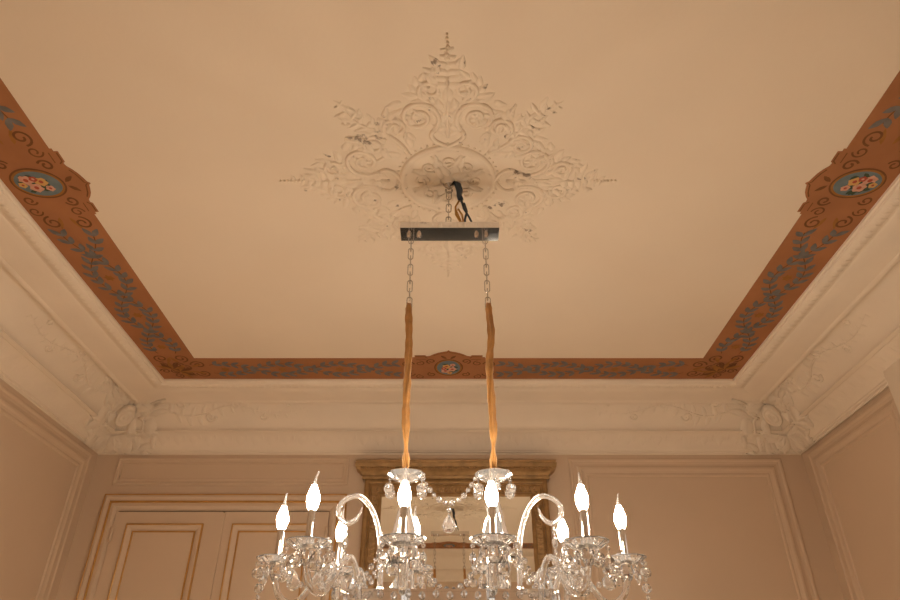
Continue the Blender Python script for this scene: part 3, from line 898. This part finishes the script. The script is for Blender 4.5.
# crook shaped canes
def bez(P, n=10):
    """Catmull-Rom through 2D/3D points"""
    P = [Vector(p) for p in P]; out = []
    for i in range(len(P)-1):
        a = P[max(0, i-1)]; b = P[i]; c = P[i+1]; d = P[min(len(P)-1, i+2)]
        for j in range(n):
            t = j/n
            out.append(.5*((2*b) + (c-a)*t + (2*a-5*b+4*c-d)*t*t + (-a+3*b-3*c+d)*t**3))
    out.append(P[-1]); return out
CANE = [(.186,.301),(.187,.36),(.193,.436),(.208,.495),(.232,.537),(.260,.556),(.292,.549),(.312,.526),(.309,.499),(.288,.480),(.266,.488),(.254,.506),(.248,.524)]
for s in (-1, 1):
    pts = bez([V3(s*x, 0, h) for x, h in CANE], 6); n = len(pts)
    rad = [.0072 if i < n-14 else .0072*(1-.85*(i-(n-14))/13) for i in range(n)]
    m = MB(); m.tube(pts, rad, 12)
    cane = part(m, 'crook_cane', M['cane'], label='curved glass cane with hooked tip')
    m = MB(); m.lathe([(0,.0),(.013,0),(.013,.006),(.009,.012),(.009,.018),(0,.018)], V3(s*.186, 0, B1), 12); part(m, 'socket', M['chrome'], cane)
    m = MB(); p = V3(s*.288, 0, .484)
    m.tube([p + Vector((0, .009*cos(a), .009*sin(a)-.004)) for a in [2*pi*i/14 for i in range(14)]], .0014, 6, closed=True)
    part(m, 'hanging_ring', M['chain'], cane)
    d = drop(V3(s*.288, 0, .470), 'pear'); part(d, 'crystal_drop', M['crystal'], cane)
    d = drop(V3(s*.288, 0, .414), 'ball'); part(d, 'crystal_drop', M['crystal'], cane)

# candle arms
HBUL = .476
def arm(x0, y0, x1, y1, big=1.0, seed=0):
    """glass S arm from the bar (x0, y0) to the candle (x1, y1)"""
    r_ = random.Random(seed)
    d = Vector((x1-x0, y1-y0)); L = d.length; d.normalize()
    prof = [(0,.268),(.06,.33),(.20,.372),(.36,.362),(.50,.318),(.64,.284),(.80,.283),(.93,.306),(1.0,.348)]
    pts = bez([V3(x0+d.x*L*t, y0+d.y*L*t, h) for t, h in prof], 6)
    m = MB(); m.tube(pts, [.0085]*len(pts), 8, smooth=False)
    ar = part(m, 'candle_arm', M['cane'])
    cen = lambda h: V3(x1, y1, h)
    # cut vase under the dish
    m = MB(); m.lathe([(0,.352),(.010,.352),(.014,.362),(.019,.374),(.017,.386),(.012,.393),(0,.393)], cen(-.012), 10, smooth=False)
    part(m, 'glass_cup', M['crystal'], ar)
    m = MB()
    m.lathe([(0,.398),(.016,.398),(.034,.399),(.054,.409),(.0575,.410),(.0575,.407),(.040,.395),(.018,.391),(0,.391)], cen(-.012), 16, smooth=False)
    part(m, 'drip_dish', M['dish'], ar)
    m = MB()
    m.lathe([(0,.3865),(.0135,.3865),(.0145,.390),(.0145,.403),(.0105,.406),(.0100,.409),(.0100,HBUL-.004),(.0090,HBUL),(0,HBUL)], cen(0), 16)
    part(m, 'candle_tube', M['chrome'], ar, sharp=40)
    m = MB()
    b = HBUL + .0005
    m.lathe([(0,b),(.0095,b),(.0125,b+.006),(.0158,b+.016),(.0172,b+.026),(.0160,b+.037),(.0126,b+.048),(.0086,b+.058),(.0064,b+.065),(0,b+.0652)], cen(0), 18)
    bl = part(m, 'candle_bulb', M['bulb'], ar)
    m = MB(); a = r_.uniform(0, 2*pi); q = Vector((cos(a), sin(a), 0))
    tp = [cen(b+.0655), cen(b+.073), cen(b+.081)+q*.001, cen(b+.091)+q*.004, cen(b+.101)+q*.008]
    m.tube(bez(tp, 4), [.0066-.0052*(i/16)**.7 for i in range(17)], 10)
    part(m, 'bulb_tip', M['bulbglass'], ar)
    for j in range(6):
        aa = atan2(d.y, d.x) + (j+.5)*2*pi/6
        k = ('ball', 'pear', 'globe', 'tear', 'ball', 'pear')[(j+seed) % 6]
        dd = drop(cen(.392) + Vector((.051*cos(aa), .051*sin(aa), 0)), k); part(dd, 'crystal_drop', M['crystal'], ar)
    return ar
ARMS = [(-BX-.012, 0, -.480, .050), (BX+.012, 0, .487, .045),
        (-BX+.03, -BY, -.358, -.150), (BX-.03, -BY, .345, -.150),
        (-BX+.03, BY, -.332, .200), (BX-.03, BY, .345, .200),
        (-.117, -BY, -.117, -.182), (.107, -BY, .107, -.182),
        (-.112, BY, -.107, .175), (.108, BY, .118, .175)]
for i, a in enumerate(ARMS): arm(*a, seed=i)

# bead swags
def swag(p0, p1, sag, spacing=.0190, r=.0071, pend=None):
    p0, p1 = Vector(p0), Vector(p1); N = 40
    path = [p0.lerp(p1, i/N) - Vector((0,0,sag*4*(i/N)*(1-i/N))) for i in range(N+1)]
    L = [0]
    for a, b in zip(path, path[1:]): L.append(L[-1]+(b-a).length)
    n = max(3, round(L[-1]/spacing)); m = MB()
    m.tube(path, .0007, 4)
    for i in range(n+1):
        x = L[-1]*i/n
        for k in range(N):
            if L[k+1] >= x-1e-9:
                q = path[k].lerp(path[k+1], (x-L[k])/(L[k+1]-L[k])); break
        m.gem(q, r*(1.15 if i % 2 == 0 else .85), seg=8)
    sw = part(m, 'bead_swag', M['crystal'])
    if pend:
        d = drop((p0+p1)/2 - Vector((0,0,sag+r)), pend); part(d, 'crystal_drop', M['crystal'], sw)
    return sw
swag(V3(-.078, -.012, .604), V3(.072, -.012, .602), .070, spacing=.020, r=.0074, pend='tear')
swag(V3(-.10, -.020, .425), V3(.10, -.020, .425), .120)
swag(V3(-.10, .030, .425), V3(.10, .030, .425), .125)
for s in (-1, 1):
    swag(V3(s*.15, -.02, .425), V3(s*.258, -.03, .300), .020)
    swag(V3(s*.15, .03, .425), V3(s*.258, .03, .300), .020)
    x1 = .358 if s < 0 else .345
    swag(V3(s*(x1+.03), -.11, .398), V3(s*.46, .01, .398), .065)
    swag(V3(s*(x1-.02), -.10, .398), V3(s*.345, .15, .398), .085)
    swag(V3(s*.46, .09, .398), V3(s*.36, .19, .398), .06)
    swag(V3(s*(x1-.05), -.15, .400), V3(s*.160, -.182, .400), .10)
    # hanging strand below the outer dish
    m = MB(); h = .400
    x = -.512 if s < 0 else .527
    m.tube([V3(x, .02, .400), V3(x, .02, .235)], .0007, 4)
    for j, rr_ in enumerate((.005, .0055, .012, .006, .013, .006, .016)):
        h -= rr_ + .003; m.gem(V3(x, .02, h), rr_, seg=8); h -= rr_
    part(m, 'crystal_strand', M['crystal'])

# ------------------------------------------------------------------ light
w = bpy.data.worlds.new('daylight'); SC.world = w; w.use_nodes = True
bg = w.node_tree.nodes['Background']
nt = w.node_tree
tc = nt.nodes.new('ShaderNodeTexCoord'); sx = nt.nodes.new('ShaderNodeSeparateXYZ'); rp = nt.nodes.new('ShaderNodeValToRGB')
nt.links.new(tc.outputs['Generated'], sx.inputs[0]); nt.links.new(sx.outputs['Z'], rp.inputs['Fac'])
rp.color_ramp.elements[0].position = 0.0; rp.color_ramp.elements[0].color = (.10, .085, .07, 1)     # street and facades below the horizon
rp.color_ramp.elements[1].position = 0.10; rp.color_ramp.elements[1].color = (1.0, 0.93, 0.82, 1)   # hazy evening sky
nt.links.new(rp.outputs['Color'], bg.inputs['Color']); bg.inputs['Strength'].default_value = 1.1
sl = bpy.data.lights.new('added_low_sun', 'SUN'); sl.energy = 18.5; sl.color = (1.0, 0.93, 0.80); sl.angle = math.radians(.6)
so = bpy.data.objects.new('added_low_sun', sl); COL.objects.link(so)
so.location = (0, -6, 5); so.rotation_euler = (math.radians(90-21.5), 0, math.radians(4))   # added unseen low sun through the windows behind, bounced off floor to ceiling

# ------------------------------------------------------------------ camera
cam = bpy.data.cameras.new('camera'); cam.sensor_width = 36; cam.lens = 667/900*36
co = bpy.data.objects.new('camera', cam); COL.objects.link(co)
co.location = (0, 0, EYE); co.rotation_euler = (pi/2 + math.radians(32.7), 0, 0)
cam.clip_start = .02
SC.camera = co
SC.view_settings.view_transform = 'Standard'; SC.view_settings.look = 'None'
SC.view_settings.gamma = 1.0; SC.view_settings.use_curve_mapping = False
SC.view_settings.exposure = 0.18
